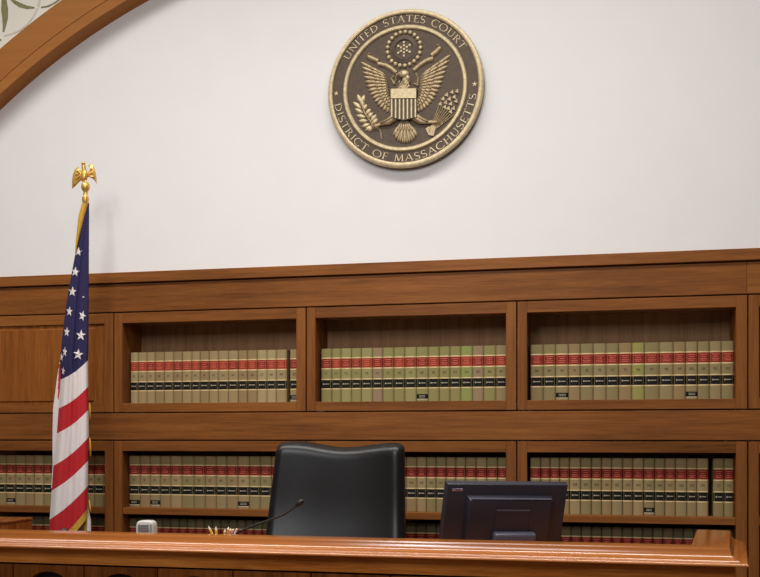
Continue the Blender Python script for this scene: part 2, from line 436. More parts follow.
def make_book(x, w, z, cover, num, sticker, label, group, red='lab_red'):
    """one bound volume standing on its shelf; repeated widths share their meshes"""
    w = round(w * 2000) / 2000 - 0.0018
    t = thing('law_book', label, 'book', (x, YB + (0.012 if z < 1.1 else 0), z), group)
    for pn, g in book_mesh_parts(w, None, 0):
        if pn == 'sticker' and not sticker: continue
        key = (pn, w, cover if pn == 'cover' else red if pn == 'red_label' else '')
        if key in PART_CACHE:
            o = PART_CACHE[key].copy(); col.objects.link(o); o.parent = t
            continue
        mats = {'cover': COVERS[cover], 'pages': M['pages'], 'red_label': [M[red], M['gilt_red'], M['gilt']], 'black_label': [M['lab_blk'], M['gilt_blk'], M['gilt']],
                'sticker': [M['lab_blk'], M['stick_w'], M['gilt_blk']]}[pn]
        PART_CACHE[key] = g.build(pn, mats, t, smooth=0.5, local=True, recalc=(pn in ('pages',)))
    if num is not None:
        g = MB(); s = 0.0165; tot = sum(GLYPH[c][2] * s + 0.0014 for c in num) - 0.0014; cx = -tot / 2
        for c in num:
            vs, fs, wd = GLYPH[c]
            g.add([(cx + a * s, spine_y(cx + a * s, w) - 0.0011, BH * 0.533 - s * 0.35 + b * s) for a, b in vs], fs)
            cx += wd * s + 0.0014
        g.build('volume_number', M['ink'], t, local=True, recalc=False)
    return t
ORD = ['first', 'second', 'third', 'fourth', 'fifth', 'sixth', 'seventh', 'eighth', 'ninth', 'tenth', 'eleventh', 'twelfth', 'thirteenth',
       'fourteenth', 'fifteenth', 'sixteenth', 'seventeenth', 'eighteenth', 'nineteenth', 'twentieth']
def row(bounds, z, first, covers, where, group, bayk, stickers=(), gaps=(), numbered=True, reds=None, count_from='left', adj='tan', hidden=None):
    k = 0
    segs = [(a, b) for i, (a, b) in enumerate(zip(bounds, bounds[1:])) if i not in gaps]
    for (a, b) in segs:
        xa, xb = max(PX(a, YB), AB[bayk][0] + 0.001), min(PX(b, YB), AB[bayk][1] - 0.001)
        cv = covers[k] if k < len(covers) else covers[k % len(covers)]
        colour = {'green': 'bright green', 'pink': 'pinkish tan', 'lime': 'yellow-green', 'olive': 'olive', 'olive2': 'olive'}.get(cv, 'tan')
        num = str(first + k) if first is not None else None
        o = ORD[k]
        lab = f"{colour} law book, {o} from the left {where}"
        if numbered: lab = f"{colour} law book numbered {num}, {o} from the left {where}"
        if k in stickers: lab = lab.replace('law book', 'stickered law book')
        if hidden and k in hidden: lab = 'tan law book standing out of sight behind the black chair'
        grp = group if not (hidden and k in hidden) else 'books hidden behind the chair'
        make_book((xa + xb) / 2, xb - xa, z, cv, num, k in stickers, lab, grp, (reds or ['lab_red'])[k % len(reds or [1])])
        k += 1
ZU, ZM, ZB = 1.8165, 1.2865, 0.9665
row([130, 137.5, 146.3, 154.6, 163.8, 173, 181.8, 191.3, 199.6, 208.8, 218, 228, 237.8, 247, 257, 266.5, 275.8, 286.5, 289.6, 298.3], ZU, 33,
    ['tan3', 'tan', 'tan', 'tan2', 'tan', 'tan2', 'tan', 'tan', 'tan2', 'tan', 'tan', 'tan', 'tan2', 'tan2', 'tan3', 'tan3', 'tan', 'tan', 'tan3'],
    'in upper left bay', 'law books in the upper left bay', ('u', 1), (17,), (17,), reds=['lab_red2', 'lab_red2', 'lab_red'])
row([320.8, 331.4, 340.7, 351.2, 361.1, 372.2, 382.5, 393.6, 404.6, 416.2, 428, 439, 449.8, 460.7, 472.4, 483.6, 495.7, 507], ZU, 71,
    ['olive', 'olive', 'olive2', 'olive', 'olive2', 'pink', 'olive', 'olive', 'olive2', 'olive', 'olive', 'olive', 'olive', 'green', 'pink', 'olive', 'khaki2'],
    'in upper middle bay', 'law books in the upper middle bay', ('u', 2), (9,), reds=['lab_red', 'lab_red2', 'lab_red'])
row([530.5, 543.1, 555.7, 568.4, 580.3, 593.3, 606.1, 618.8, 632, 644.5, 659.4, 673.4, 685.7, 697.7, 709.6, 721.5, 735.5], ZU, 88,
    ['khaki', 'khaki', 'khaki2', 'tan2', 'khaki', 'khaki2', 'khaki', 'tan2', 'lime', 'khaki', 'khaki2', 'tan2', 'khaki2', 'khaki', 'khaki2', 'khaki'],
    'in upper right bay', 'law books in the upper right bay', ('u', 3), (2, 12))
dim = ['shade', 'shade2', 'shade', 'shade3', 'shade2']  # darkened covers: shade of the lowest shelf painted into the cloth colour
low = ['khaki', 'tan2', 'khaki2', 'tan2', 'tan', 'khaki']
row([-4.2, 5.5, 14.8, 24.7, 33.5, 42.9, 52, 61, 70, 78.7, 87.4, 94, 104.2], ZM, 98, low, 'on the middle shelf behind the flag', 'law books behind the flag', ('l', 0), (1,), numbered=False)
row([128.6, 139.5, 149.6, 159.8, 170.2, 181.1, 193.3, 204.5, 215.6, 226.2, 237.4, 248.8, 259.7, 271, 282.5, 296.5], ZM, 110, low,
    'on the middle shelf left of the chair', 'law books left of the chair', ('l', 1), (0, 2, 10), numbered=False, hidden=(14,))
row([320.5, 330, 339.5, 349, 358.5, 368, 377.5, 387, 396.5, 406, 416.7, 426.2, 435.9, 446, 455.7, 465.5, 476.1, 486.6, 497.5, 507], ZM, 135, low,
    'on the middle shelf right of the chair', 'law books between chair and monitor', ('l', 2), numbered=False, hidden=tuple(range(9)))
row([530, 540.6, 550, 559.6, 569.5, 580.5, 591.4, 601.6, 611.8, 622.7, 633, 643.7, 654.7, 665, 675.6, 687, 697, 708.6, 713.2, 724.2, 737], ZM, 154, low,
    'on the middle shelf behind the monitor', 'law books right of the monitor', ('l', 3), (11,), (17,), numbered=False)
def pitch(a, b, n): return [lerp(a, b, i / n) for i in range(n + 1)]
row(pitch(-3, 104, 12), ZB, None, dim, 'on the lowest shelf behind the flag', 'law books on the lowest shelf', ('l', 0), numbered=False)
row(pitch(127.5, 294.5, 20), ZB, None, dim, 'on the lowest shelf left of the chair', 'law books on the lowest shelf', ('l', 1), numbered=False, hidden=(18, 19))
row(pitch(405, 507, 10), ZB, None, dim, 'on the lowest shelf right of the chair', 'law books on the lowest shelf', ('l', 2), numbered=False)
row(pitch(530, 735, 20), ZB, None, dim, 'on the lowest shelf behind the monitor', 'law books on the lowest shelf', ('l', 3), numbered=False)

# ------------------------------------------------------------------ bronze seal
SX, SZ, SR, YF = -0.9093, 3.2995, 0.376, -0.022
seal = thing('court_seal', 'round dark bronze and gold court seal with an eagle, mounted on the white wall', 'seal', (SX, 0.02, SZ))
c0 = (SX, 0, SZ)
MB().lathe([(0.0, 0.019), (SR - 0.004, 0.019), (SR, 0.014), (SR, YF + 0.006), (SR - 0.006, YF), (0.0, YF)], c0, 96, axis='y').build('backing_disc', M['bronze'], seal, smooth=0.6)
MB().lathe([(SR * 0.937, YF + 0.004), (SR * 0.937, YF - 0.005), (SR * 0.944, YF - 0.008), (SR * 0.965, YF - 0.010), (SR * 0.99, YF - 0.006), (SR * 1.003, YF + 0.004), (SR * 1.003, YF + 0.010)], c0, 96, axis='y').build('outer_rim', M['gold'], seal, smooth=0.7)
MB().lathe([(SR * 0.742, YF + 0.004), (SR * 0.745, YF - 0.005), (SR * 0.757, YF - 0.009), (SR * 0.785, YF - 0.009), (SR * 0.797, YF - 0.005), (SR * 0.80, YF + 0.004)], c0, 96, axis='y').build('inner_ring', M['gold'], seal, smooth=0.7)
# lettering: strokes of a thin Roman capital alphabet, unit cap height
def arc(cx, cz, rx, rz, a0, a1, t, n=14):
    return [('arc', cx, cz, rx, rz, math.radians(a0), math.radians(a1), t, n)]
TK, TN = 0.10, 0.055
def L(x0, z0, x1, z1, t): return [('l', x0, z0, x1, z1, t)]
def serif(x, z, h=0.11): return L(x - h, z, x + h, z, 0.045)
LET = {
 'I': (0.32, L(.16, 0, .16, 1, TK) + serif(.16, .02) + serif(.16, .98)),
 'T': (0.74, L(.37, 0, .37, 1, TK) + L(.03, .97, .71, .97, TN) + L(.04, .84, .04, .98, .05) + L(.70, .84, .70, .98, .05) + serif(.37, .02)),
 'E': (0.60, L(.14, 0, .14, 1, TK) + L(.03, .97, .52, .97, TN) + L(.14, .51, .46, .51, TN) + L(.03, .03, .55, .03, TN) + L(.52, .86, .52, .98, .05) + L(.55, .02, .55, .15, .05)),
 'F': (0.58, L(.14, 0, .14, 1, TK) + L(.03, .97, .52, .97, TN) + L(.14, .51, .46, .51, TN) + L(.52, .86, .52, .98, .05) + serif(.14, .02)),
 'H': (0.86, L(.16, 0, .16, 1, TK) + L(.70, 0, .70, 1, TK) + L(.16, .51, .70, .51, TN) + serif(.16, .02) + serif(.16, .98) + serif(.70, .02) + serif(.70, .98)),
 'N': (0.88, L(.14, 0, .14, 1, TN) + L(.14, 1, .74, 0, TK) + L(.74, 0, .74, 1, TN) + serif(.14, .02) + serif(.10, .98) + serif(.74, .98)),
 'M': (1.02, L(.14, 0, .18, 1, TN) + L(.18, 1, .51, .04, TK) + L(.51, .04, .84, 1, TN) + L(.84, 1, .88, 0, TK) + serif(.14, .02) + serif(.88, .02)),
 'A': (0.84, L(.08, 0, .42, 1, TN) + L(.42, 1, .76, 0, TK) + L(.2, .36, .64, .36, .05) + serif(.08, .02) + serif(.76, .02)),
 'D': (0.84, L(.14, 0, .14, 1, TK) + arc(.14, .5, .62, .47, -90, 90, .09) + serif(.12, .02) + serif(.12, .98)),
 'O': (0.98, arc(.48, .5, .42, .48, 0, 360, .095, 28)),
 'C': (0.86, arc(.50, .5, .43, .48, 48, 312, .10, 22) + L(.79, .76, .79, .96, .05) + L(.79, .04, .79, .22, .05)),
 'U': (0.86, L(.15, .34, .15, 1, TK) + arc(.43, .34, .28, .32, 180, 360, .08) + L(.71, .34, .71, 1, TN) + serif(.15, .98) + serif(.71, .98)),
 'R': (0.78, L(.14, 0, .14, 1, TK) + arc(.14, .735, .42, .235, -90, 90, .08) + L(.34, .5, .72, 0, TK) + serif(.14, .02) + serif(.12, .98) + serif(.70, .02, .06)),
 'S': (0.62, arc(.30, .74, .22, .24, 30, 245, .085) + arc(.31, .26, .24, .24, -150, 62, .085) + L(.19, .52, .43, .47, .13)),
 ' ': (0.46, []),
}
def glyph_quads(ch):
    out = []
    for s in LET[ch][1]:
        if s[0] == 'l':
            _, x0, z0, x1, z1, t = s; dx, dz = x1 - x0, z1 - z0; d = math.hypot(dx, dz); nx, nz = -dz / d * t / 2, dx / d * t / 2
            out.append([(x0 - nx, z0 - nz), (x1 - nx, z1 - nz), (x1 + nx, z1 + nz), (x0 + nx, z0 + nz)])
        else:
            _, cx, cz, rx, rz, a0, a1, t, n = s
            for i in range(n):
                b0, b1 = lerp(a0, a1, i / n), lerp(a0, a1, (i + 1) / n)
                def q(a, k):
                    tt = t * (0.55 + 0.45 * abs(math.cos(a)))
                    return (cx + (rx + k * tt / 2) * math.cos(a), cz + (rz + k * tt / 2) * math.sin(a))
                out.append([q(b0, -1), q(b1, -1), q(b1, 1), q(b0, 1)])
    return out
def curved_text(full, a0, a1, r, cap, inward, name):
    """letters set round the seal between the clock angles a0..a1 (degrees from the top)"""
    gap = 0.10; tot = sum(LET[c][0] for c in full) + gap * (len(full) - 1)
    arcw = math.radians(abs(a1 - a0)) * r; sx = arcw / tot
    g = MB(); x = 0
    for c in full + ' ':
        wd = LET[c][0]
        if c == ' ':
            g.build(name, M['gold'], seal); g = MB()
        mid = (x + wd / 2) / tot; ang = math.radians(lerp(a0, a1, mid))
        for q in glyph_quads(c):
            pts = []
            for gx, gz in q:
                lx, lz = (gx - wd / 2) * sx, (gz - 0.5) * cap
                if inward: dx, dz = -lx, -lz
                else: dx, dz = lx, lz
                rr = r + dz; aa = ang + dx / r
                pts.append((SX + rr * math.sin(aa), SZ + rr * math.cos(aa)))
            g.prism(pts, YF - 0.0026, YF + 0.001)
        x += wd + gap
curved_text('UNITED STATES COURT', -60.5, 59.5, 0.3295, 0.0345, False, 'lettering')
curved_text('DISTRICT OF MASSACHUSETTS', 261.5, 103 - 4.5, 0.3300, 0.0345, True, 'lettering')
def star_poly(cx, cz, r, rot=0, k=0.40):
    return [(cx + (r if i % 2 == 0 else r * k) * math.sin(rot + i * PI / 5), cz + (r if i % 2 == 0 else r * k) * math.cos(rot + i * PI / 5)) for i in range(10)]
for a in (-90, 91):
    a = math.radians(a)
    MB().prism(star_poly(SX + 0.334 * math.sin(a), SZ + 0.334 * math.cos(a), 0.0125), YF - 0.003, YF + 0.001).build('star', M['gold'], seal)
def E(cx, cy):
    p = P(350 + cx / 4.436, 25 + cy / 4.436, YF); return (p.x, p.z)
EU = 0.00107
def spindle(g, p0, p1, w, h, base=0.0, shape='leaf', mi=0, bend=0.0):
    """raised leaf, feather or limb lying on the seal face"""
    p0, p1 = Vector(E(*p0)), Vector(E(*p1)); d = p1 - p0; ln = d.length; d /= ln; n = Vector((-d.y, d.x)); w *= EU
    ST = 8; b = len(g.v)
    for i in range(ST + 1):
        s = i / ST
        if shape == 'leaf': k = math.sin(PI * min(1, max(0.0, s))) ** 0.8
        elif shape == 'feather': k = (0.55 + 0.45 * min(1, s * 2)) * (1 - max(0, (s - 0.8) / 0.2) ** 2.2)
        elif shape == 'taper': k = 1 - 0.6 * s
        else: k = 1.0
        k = max(k, 0.06)
        c = p0 + d * (ln * s) + n * (bend * EU * math.sin(PI * s))
        for u, v in ((-1, 0), (-0.72, 0.72), (0, 1), (0.72, 0.72), (1, 0)):
            q = c + n * (u * w / 2 * k); g.v.append((q.x, YF - base - h * v * (0.45 + 0.55 * k) + 0.0004 * (v == 0), q.y))
    for i in range(ST):
        for j in range(4):
            a = b + i * 5 + j; g.f.append((a, a + 1, a + 6, a + 5)); g.m.append(mi)
    for i in (0, ST):
        g.f.append(tuple(b + i * 5 + j for j in range(5))); g.m.append(mi)
def bez(pts, t):
    p = [Vector(q) for q in pts]
    while len(p) > 1: p = [a.lerp(b, t) for a, b in zip(p, p[1:])]
    return p[0]
# wings
for side, roots, tips in ((0, [(152, 222), (172, 255), (158, 300), (186, 345)], [(48, 166), (62, 270), (100, 370), (182, 396)]),
                          (1, [(328, 220), (308, 255), (326, 300), (300, 340)], [(448, 132), (416, 250), (384, 362), (304, 388)])):
    g = MB(); n = 15
    for i in range(n):
        t = i / (n - 1); r = bez(roots, t); q = bez(tips, t)
        spindle(g, r.lerp(q, 0.25), q, 17 - 3 * abs(t - 0.5), 0.0065, 0.001 + 0.0003 * (i % 2), 'feather')
    for i in range(14):
        t = i / 13; r = bez(roots, t); q = bez(tips, t)
        spindle(g, r, r.lerp(q, 0.60), 15, 0.0075, 0.005 + 0.0003 * (i % 2), 'feather')
    for i in range(13):
        t = i / 12; r = bez(roots, t); q = bez(tips, t)
        spindle(g, r, r.lerp(q, 0.30), 14, 0.007, 0.009 + 0.0003 * (i % 2), 'feather')
    for i in range(10):
        spindle(g, bez(roots, i / 10), bez(roots, (i + 1.4) / 10), 13, 0.012, 0.008, 'leaf')
    g.build('eagle_wing', M['gold_dim'], seal, smooth=0.9)
# body, head
g = MB()
p = E(240, 285); g.ball((p[0], YF - 0.004, p[1]), (31 * EU, 0.016, 30 * EU), 18, 12)
p = E(250, 250); g.ball((p[0], YF - 0.006, p[1]), (20 * EU, 0.015, 30 * EU), 18, 12, rot=Matrix.Rotation(0.15, 3, 'Y'))
for i in range(14):
    a = 224 + 40 * ((i * 0.618) % 1); y = 250 + 32 * (i / 14)
    spindle(g, (a, y), (a + (a - 244) * 0.25, y + 16), 9, 0.004, 0.016, 'leaf')
bd_ = g.build('eagle_body', M['gold_dim'], seal, smooth=0.9)
g = MB()
p = E(242, 222); g.ball((p[0], YF - 0.014, p[1]), (23 * EU, 0.015, 17 * EU), 18, 12)
spindle(g, (256, 226), (262, 252), 22, 0.010, 0.014, 'leaf')
hd = g.build('head', M['gold'], bd_, smooth=0.9)
g = MB(); spindle(g, (228, 219), (206, 226), 17, 0.012, 0.012, 'taper'); spindle(g, (212, 222), (205, 240), 9, 0.010, 0.011, 'taper')
g.build('beak', M['gold'], bd_, smooth=0.9)
p = E(233, 219); MB().ball((p[0], YF - 0.0275, p[1]), 0.003, 8, 6).build('eye', M['bronze'], bd_)
# shield
g = MB()
sh = [E(185, 291), E(300, 289), E(301, 405), E(294, 418), E(242, 432), E(192, 420), E(184, 406)]
g.prism(sh, YF - 0.026, YF, 0)
g.prism([E(186, 292), E(299, 290), E(299, 334), E(186, 335)], YF - 0.031, YF - 0.02, 1)
for k in range(7):
    xa = lerp(186, 299, (2 * k + 0.12) / 13); xb = lerp(186, 299, (2 * k + 0.98) / 13)
    bt = 428 - 10 * abs(k - 3) / 3
    g.prism([E(xa, 337), E(xb, 337), E(xb, bt), E(xa, bt)], YF - 0.031, YF - 0.02, 1)
g.build('shield', [M['bronze'], M['gold']], seal, bevel=0.0006, seg=1)
# tail
g = MB()
for i in range(11):
    t = i / 10; q = (lerp(192, 298, t), 492 + 34 * math.sin(PI * t) ** 0.6)
    spindle(g, (lerp(232, 254, t), 430), q, 19, 0.008, 0.002 + 0.003 * (i % 2), 'feather')
for i in range(6):
    t = i / 5; spindle(g, (lerp(230, 256, t), 430), (lerp(212, 280, t), 475), 13, 0.008, 0.008, 'feather')
g.build('eagle_tail', M['gold_dim'], seal, smooth=0.9)
# legs and claws
for pts in ([(208, 405), (172, 432), (138, 442), (112, 452)], [(282, 405), (318, 428), (348, 434), (386, 432)]):
    g = MB()
    q = [E(*a) for a in pts]
    g.tube([(q[i][0], YF - 0.008, q[i][1]) for i in range(4)], [0.022, 0.018, 0.009, 0.008], 10, 0, 0.7)
    for i in range(5):
        a = bez(pts[:3], 0.15 + 0.16 * i); b = bez(pts[:3], 0.4 + 0.16 * i)
        spindle(g, (a.x, a.y - 4), (b.x, b.y), 12, 0.012, 0.012, 'leaf')
    e = pts[3]
    for dx in (-14, -5, 4, 13):
        spindle(g, (e[0] + dx - 3, e[1] - 14), (e[0] + dx + 3, e[1] + 16), 8, 0.011, 0.004, 'leaf')
    g.build('eagle_leg', M['gold_dim'], seal, smooth=0.9)
# olive branch
g = MB()
for a, b in (((140, 505), (136, 470)), ((136, 470), (100, 440)), ((100, 440), (66, 392)), ((66, 392), (46, 335))): spindle(g, a, b, 6, 0.006, 0, 'flat')
for a, b in (((48, 345), (34, 308)), ((52, 352), (64, 310)), ((50, 372), (14, 342)), ((60, 380), (74, 352)), ((58, 392), (22, 372)), ((70, 400), (92, 372)),
             ((70, 410), (28, 402)), ((80, 415), (102, 388)), ((80, 425), (38, 428)), ((92, 430), (118, 398)), ((90, 440), (52, 452)), ((98, 442), (124, 415)),
             ((98, 448), (68, 470)), ((104, 446), (84, 474)), ((62, 366), (46, 324))):
    spindle(g, a, b, 21, 0.008, 0.001, 'leaf')
g.build('olive_branch', M['gold'], seal, smooth=0.9)
# arrows
g = MB()
for i in range(8):
    t = i / 7; spindle(g, (360 + 10 * t, 462 + 10 * t), (lerp(398, 462, t), lerp(352, 398, t)), 6, 0.005, 0.002, 'flat')
spindle(g, (352, 488), (376, 446), 34, 0.009, 0.002, 'feather')
g.prism([E(336, 462), E(350, 452), E(380, 462), E(372, 494), E(350, 490)], YF - 0.008, YF)
for q in ((400, 352), (412, 330), (424, 346), (428, 312), (440, 330), (452, 300), (446, 352), (462, 322), (474, 296), (470, 340), (458, 372), (436, 372), (420, 366), (446, 386)):
    x, y = q; g.prism([E(x - 9, y + 2), E(x + 6, y - 12), E(x + 8, y + 8)], YF - 0.007, YF)
g.build('arrow_bundle', M['gold_dim'], seal, smooth=0.5)
# glory of stars
g = MB(); gc = E(240, 107)
for i in range(21):
    a = 2 * PI * (i + 0.3) / 21; g.ball((gc[0] + 0.0800 * math.sin(a), YF - 0.004, gc[1] + 0.0800 * math.cos(a)), (0.0103, 0.0085, 0.0103), 10, 7)
g.build('bead_ring', M['gold'], seal, smooth=3)
g = MB()
g.lathe([(0.044, YF + 0.001), (0.045, YF - 0.006), (0.049, YF - 0.007), (0.054, YF - 0.004), (0.066, YF - 0.003), (0.067, YF + 0.001)], (gc[0], 0, gc[1]), 48, axis='y')
g.build('glory_ring', M['bronze'], seal, smooth=0.8)
pts = [(0, 0)] + [(0.0165 * math.sin(PI * k / 3), 0.0165 * math.cos(PI * k / 3)) for k in range(6)] + [(0.0315 * math.sin(PI * k / 3), 0.0315 * math.cos(PI * k / 3)) for k in range(6)]
for dx, dz in pts:
    MB().prism(star_poly(gc[0] + dx, gc[1] + dz, 0.0072, k=0.55), YF - 0.004, YF + 0.0005).build('star', M['gold'], seal)
# banner
g = MB()
def band(pts, ws, h):
    for (a, b), wv in zip(zip(pts, pts[1:]), ws): spindle(g, a, (b[0] + (b[0] - a[0]) * 0.12, b[1] + (b[1] - a[1]) * 0.12), wv, h, 0.001, 'flat')
band([(124, 172), (160, 180), (186, 196), (204, 212)], [20, 22, 20], 0.010)
band([(80, 140), (100, 150), (124, 160)], [22, 20], 0.010)
band([(92, 128), (78, 138)], [10], 0.012)
band([(196, 226), (184, 240), (196, 262), (208, 240)], [10, 11, 9], 0.008)
g.build('banner', M['gold_dim'], seal, smooth=0.9); g = MB()
band([(284, 202), (310, 178), (338, 160), (366, 150)], [20, 21, 22], 0.010)
band([(362, 136), (382, 120), (400, 102)], [23, 22], 0.010)
band([(398, 96), (386, 92)], [12], 0.012)
band([(292, 214), (302, 238), (300, 268), (284, 262)], [10, 11, 9], 0.008)
g.build('banner', M['gold_dim'], seal, smooth=0.9)

# ------------------------------------------------------------------ flag
YP = -0.40
fp = P(85.5, 200, YP); PXX = fp.x
flag = thing('flag', 'tall draped American flag on a pole with a golden eagle finial, left of the bench', 'flag', (PXX, YP, FLOOR))
zt = P(85, 203, YP).z
MB().tube([(PXX, YP, FLOOR + 0.02), (PXX, YP, zt)], 0.011, 14).build('pole', M['brass'], flag, smooth=0.8)
MB().lathe([(0.0, 0.0), (0.14, 0.0), (0.145, 0.012), (0.13, 0.03), (0.06, 0.045), (0.025, 0.07), (0.02, 0.12), (0.0, 0.12)], (PXX, YP, FLOOR), 32).build('base', M['brass'], flag, smooth=0.7)
def zpx(py): return P(85.5, py, YP).z
g = MB(); g.lathe([(0.0, zpx(204)), (0.012, zpx(203.5)), (0.016, zpx(201)), (0.016, zpx(197.5)), (0.011, zpx(196)), (0.010, zpx(192)), (0.013, zpx(190.8)),
                   (0.019, zpx(189)), (0.0205, zpx(186.5)), (0.018, zpx(184)), (0.010, zpx(182.3)), (0.0, zpx(182))], (PXX, YP, 0), 24)
fin = g.build('finial', M['brass'], flag, smooth=0.6)
g = MB(); q = P(84.3, 176, YP); g.ball(q, (0.017, 0.015, 0.030), 14, 10, rot=Matrix.Rotation(math.radians(6), 3, 'Y'))
q = P(84.0, 169, YP); g.tube([P(84.2, 174, YP), q, P(83.4, 164.5, YP - 0.004)], [0.014, 0.010, 0.009], 10); q = P(83.3, 163.3, YP - 0.006); g.ball(q, (0.010, 0.010, 0.0075), 12, 8)
q = P(82.2, 163, YP - 0.012); g.tube([q, P(80.9, 163.6, YP - 0.016)], [0.004, 0.001], 8)
for px in (83.2, 86): g.tube([P(84.7, 179, YP), P(px, 182.6, YP - 0.004)], [0.006, 0.004], 8)
g.build('eagle', M['brass'], fin, smooth=0.9)
def wing(outline, feathers, bulge):
    """solid cupped wing with raised feather ridges"""
    g = MB(); n = len(outline); cxp = sum(p[0] for p in outline) / n; cyp = sum(p[1] for p in outline) / n
    fr = [P(a, b, YP + 0.016) for a, b in outline]; md = [P(lerp(a, cxp, 0.35), lerp(b, cyp, 0.35), YP + 0.016 - bulge) for a, b in outline]
    bk = [P(a, b, YP + 0.020) for a, b in outline]; c = P(cxp, cyp, YP + 0.016 - bulge * 1.15); cb = P(cxp, cyp, YP + 0.022)
    vs = fr + md + bk + [c, cb]; fs = []
    for i in range(n):
        k = (i + 1) % n
        fs += [(i, k, n + k, n + i), (n + i, n + k, 3 * n), (i, 2 * n + i, 2 * n + k, k), (2 * n + i, 3 * n + 1, 2 * n + k)]
    g.add(vs, fs)
    for a, b in feathers:
        g.tube([P(*a, YP + 0.012 - bulge), P(lerp(a[0], b[0], .5), lerp(a[1], b[1], .5), YP + 0.014 - bulge), P(*b, YP + 0.016)], [0.0028, 0.0036, 0.002], 6)
    return g.build('eagle_wing', M['brass'], fin, smooth=0.9)
wing([(78.8, 167.0), (76.6, 167.8), (74.6, 170.4), (73, 174), (72.2, 179), (71.9, 184), (72.1, 189), (74.6, 186.8), (77, 184.6), (79.4, 182), (83.4, 179.0), (83.2, 174.5), (80.4, 170)],
     [((80, 173), (73.2, 176.5)), ((80.4, 175.5), (72.8, 182)), ((81, 177.5), (73, 187)), ((80, 170.5), (74.6, 172))], 0.010)
wing([(88.4, 165.4), (89.9, 163.9), (92, 164.6), (94, 167), (95.4, 171), (96.4, 176), (96.9, 183.6), (94.6, 180.6), (92.4, 178.6), (89.6, 177), (85.6, 177.8), (85.8, 173.4), (88.4, 172), (90.2, 169), (90, 166.6)],
     [((88.6, 174.5), (94.6, 171)), ((88.4, 176), (95.8, 176.6)), ((90.6, 168.5), (93.6, 168.6))], 0.008)
# cloth
LEFT = [(203, 86.2), (215, 84), (230, 80), (245, 77), (250.5, 75.8), (302.5, 66.4), (340, 61.8), (362, 60), (379.5, 60.6), (408, 58.7), (433, 56.8), (466, 53.3), (490, 51.8), (520, 49.5), (575, 47)]
RIGHT = [(203, 89.2), (350, 88.5), (360, 87.9), (410, 88.5), (437, 88.7), (460, 88.2), (490, 87.8), (520, 87), (575, 85.5)]
BND = [(203, 203), (379.5, 360.4), (408.4, 386.4), (433.5, 409.6), (466, 437), (490.6, 460.5), (519.6, 486), (549, 509)]
def depth(u, y):
    k = min(1, (y - 195) / 170)
    return -0.016 - 0.042 * k * math.sin(PI * min(1, max(0, u))) ** 0.8 + k * (0.010 * math.sin(2 * PI * (1.55 * u + 0.10 + 0.0007 * y)) + 0.005 * math.sin(2 * PI * (3.7 * u + 0.3)))
def cloth_pt(u, y, dd=0.0):
    px = lerp(interp(LEFT, y), interp(RIGHT, y), u)
    return P(px, y, YP + depth(u, y) + dd)
g = MB()
mats = [2, 1, 0, 1, 0, 1, 0]     # navy, white, red ...
NU = 34
for k in range(7):
    n = 60 if k == 0 else 12
    top, bot = BND[k], BND[k + 1]
    sag = (lambda kk: (0.0 if kk == 0 else 2.4))
    def fy(i, j, top=top, bot=bot, n=n, k=k):
        u = i / NU; s = j / n
        a = lerp(top[0], top[1], u) + sag(k) * math.sin(PI * u) * (1 if k else 0)
        b = lerp(bot[0], bot[1], u) + 2.4 * math.sin(PI * u)
        return cloth_pt(u, lerp(a, b, s))
    g.grid(fy, NU, n, mats[k])
# folds turned behind at the left and right
OUT = [(362, 59.6), (376, 57.3), (409, 53), (440, 52.4), (466, 52.6), (490, 51)]
NF, NJ = 12, 60
def fold_px(i, j):
    y = lerp(362, 488, j / NJ); return lerp(interp(OUT, y), interp(LEFT, y) + 4, i / NF), y
def fold(i, j):
    px, y = fold_px(i, j); return P(px, y, YP + 0.018 - 0.014 * math.sin(PI * (0.2 + 0.6 * i / NF)))
def fold_col(i, j):
    px, y = fold_px(i + 0.5, j + 0.5)
    return 0 if (364 < y < 399 and px > lerp(58.8, 57.8, (y - 364) / 35) and px < lerp(63, 58.6, max(0, (y - 378) / 21))) else 1
g.grid(fold, NF, NJ, fold_col)
def fold2(i, j):
    y = lerp(500, 552, j / 10); a = lerp(83.5, 83.5, j / 10); b = lerp(86.5, 91, min(1, j / 4))
    return P(lerp(a, b, i / 5), y, YP + 0.012 - 0.016 * math.sin(PI * i / 5))
g.grid(fold2, 5, 10, 1)
# unseen rear drape so the flag is whole from the side
def rear(i, j):
    y = lerp(212, 548, j / 30); a, b = interp(LEFT, y) + 1.0, interp(RIGHT, y) - 0.6; u = i / 12
    p = P(lerp(a, b, u), y, YP + 0.016 + 0.035 * min(1, (y - 195) / 170) * math.sin(PI * u)); return p
g.grid(rear, 12, 30, lambda i, j: 2 if j < 15 else (1 if (j // 3) % 2 else 0))
cloth = g.build('flag_cloth', [M['red'], M['white_cloth'], M['navy']], flag, smooth=3, recalc=False)
for px, py, rx, ry, rot in ((78.2, 251.6, 4.2, 4.8, .1), (75.2, 271.8, 4.4, 5.2, .12), (72.4, 291.5, 4.2, 5.3, .1), (69.4, 311.4, 3.3, 5.2, .1), (82.4, 315.8, 3.6, 5.6, .35),
                            (66.8, 331.9, 3.0, 5.2, .1), (81.0, 335.3, 5.2, 5.8, .1), (64.8, 351.8, 2.4, 5.4, .1), (78.1, 354.4, 5.4, 5.8, .1), (61.6, 357, 1.8, 4.5, .2), (63.2, 371, 1.9, 4.6, .2), (83.3, 297, 1.3, 1.1, 0)):
    vs = []
    for i in range(10):
        r = 1 if i % 2 == 0 else 0.42; a = rot + i * PI / 5
        vs.append((px + rx * r * math.sin(a), py - ry * r * math.cos(a)))
    vs.append((px, py))
    pts = []
    for x, y in vs:
        u = (x - interp(LEFT, y)) / (interp(RIGHT, y) - interp(LEFT, y)); u = min(1.0, max(0.0, u)); pts.append(cloth_pt(u, y, -0.0035))
    MB().add(pts, [(10, (i + 1) % 10, i) for i in range(10)]).build('star', M['white_cloth'], cloth, recalc=False)
g = MB()
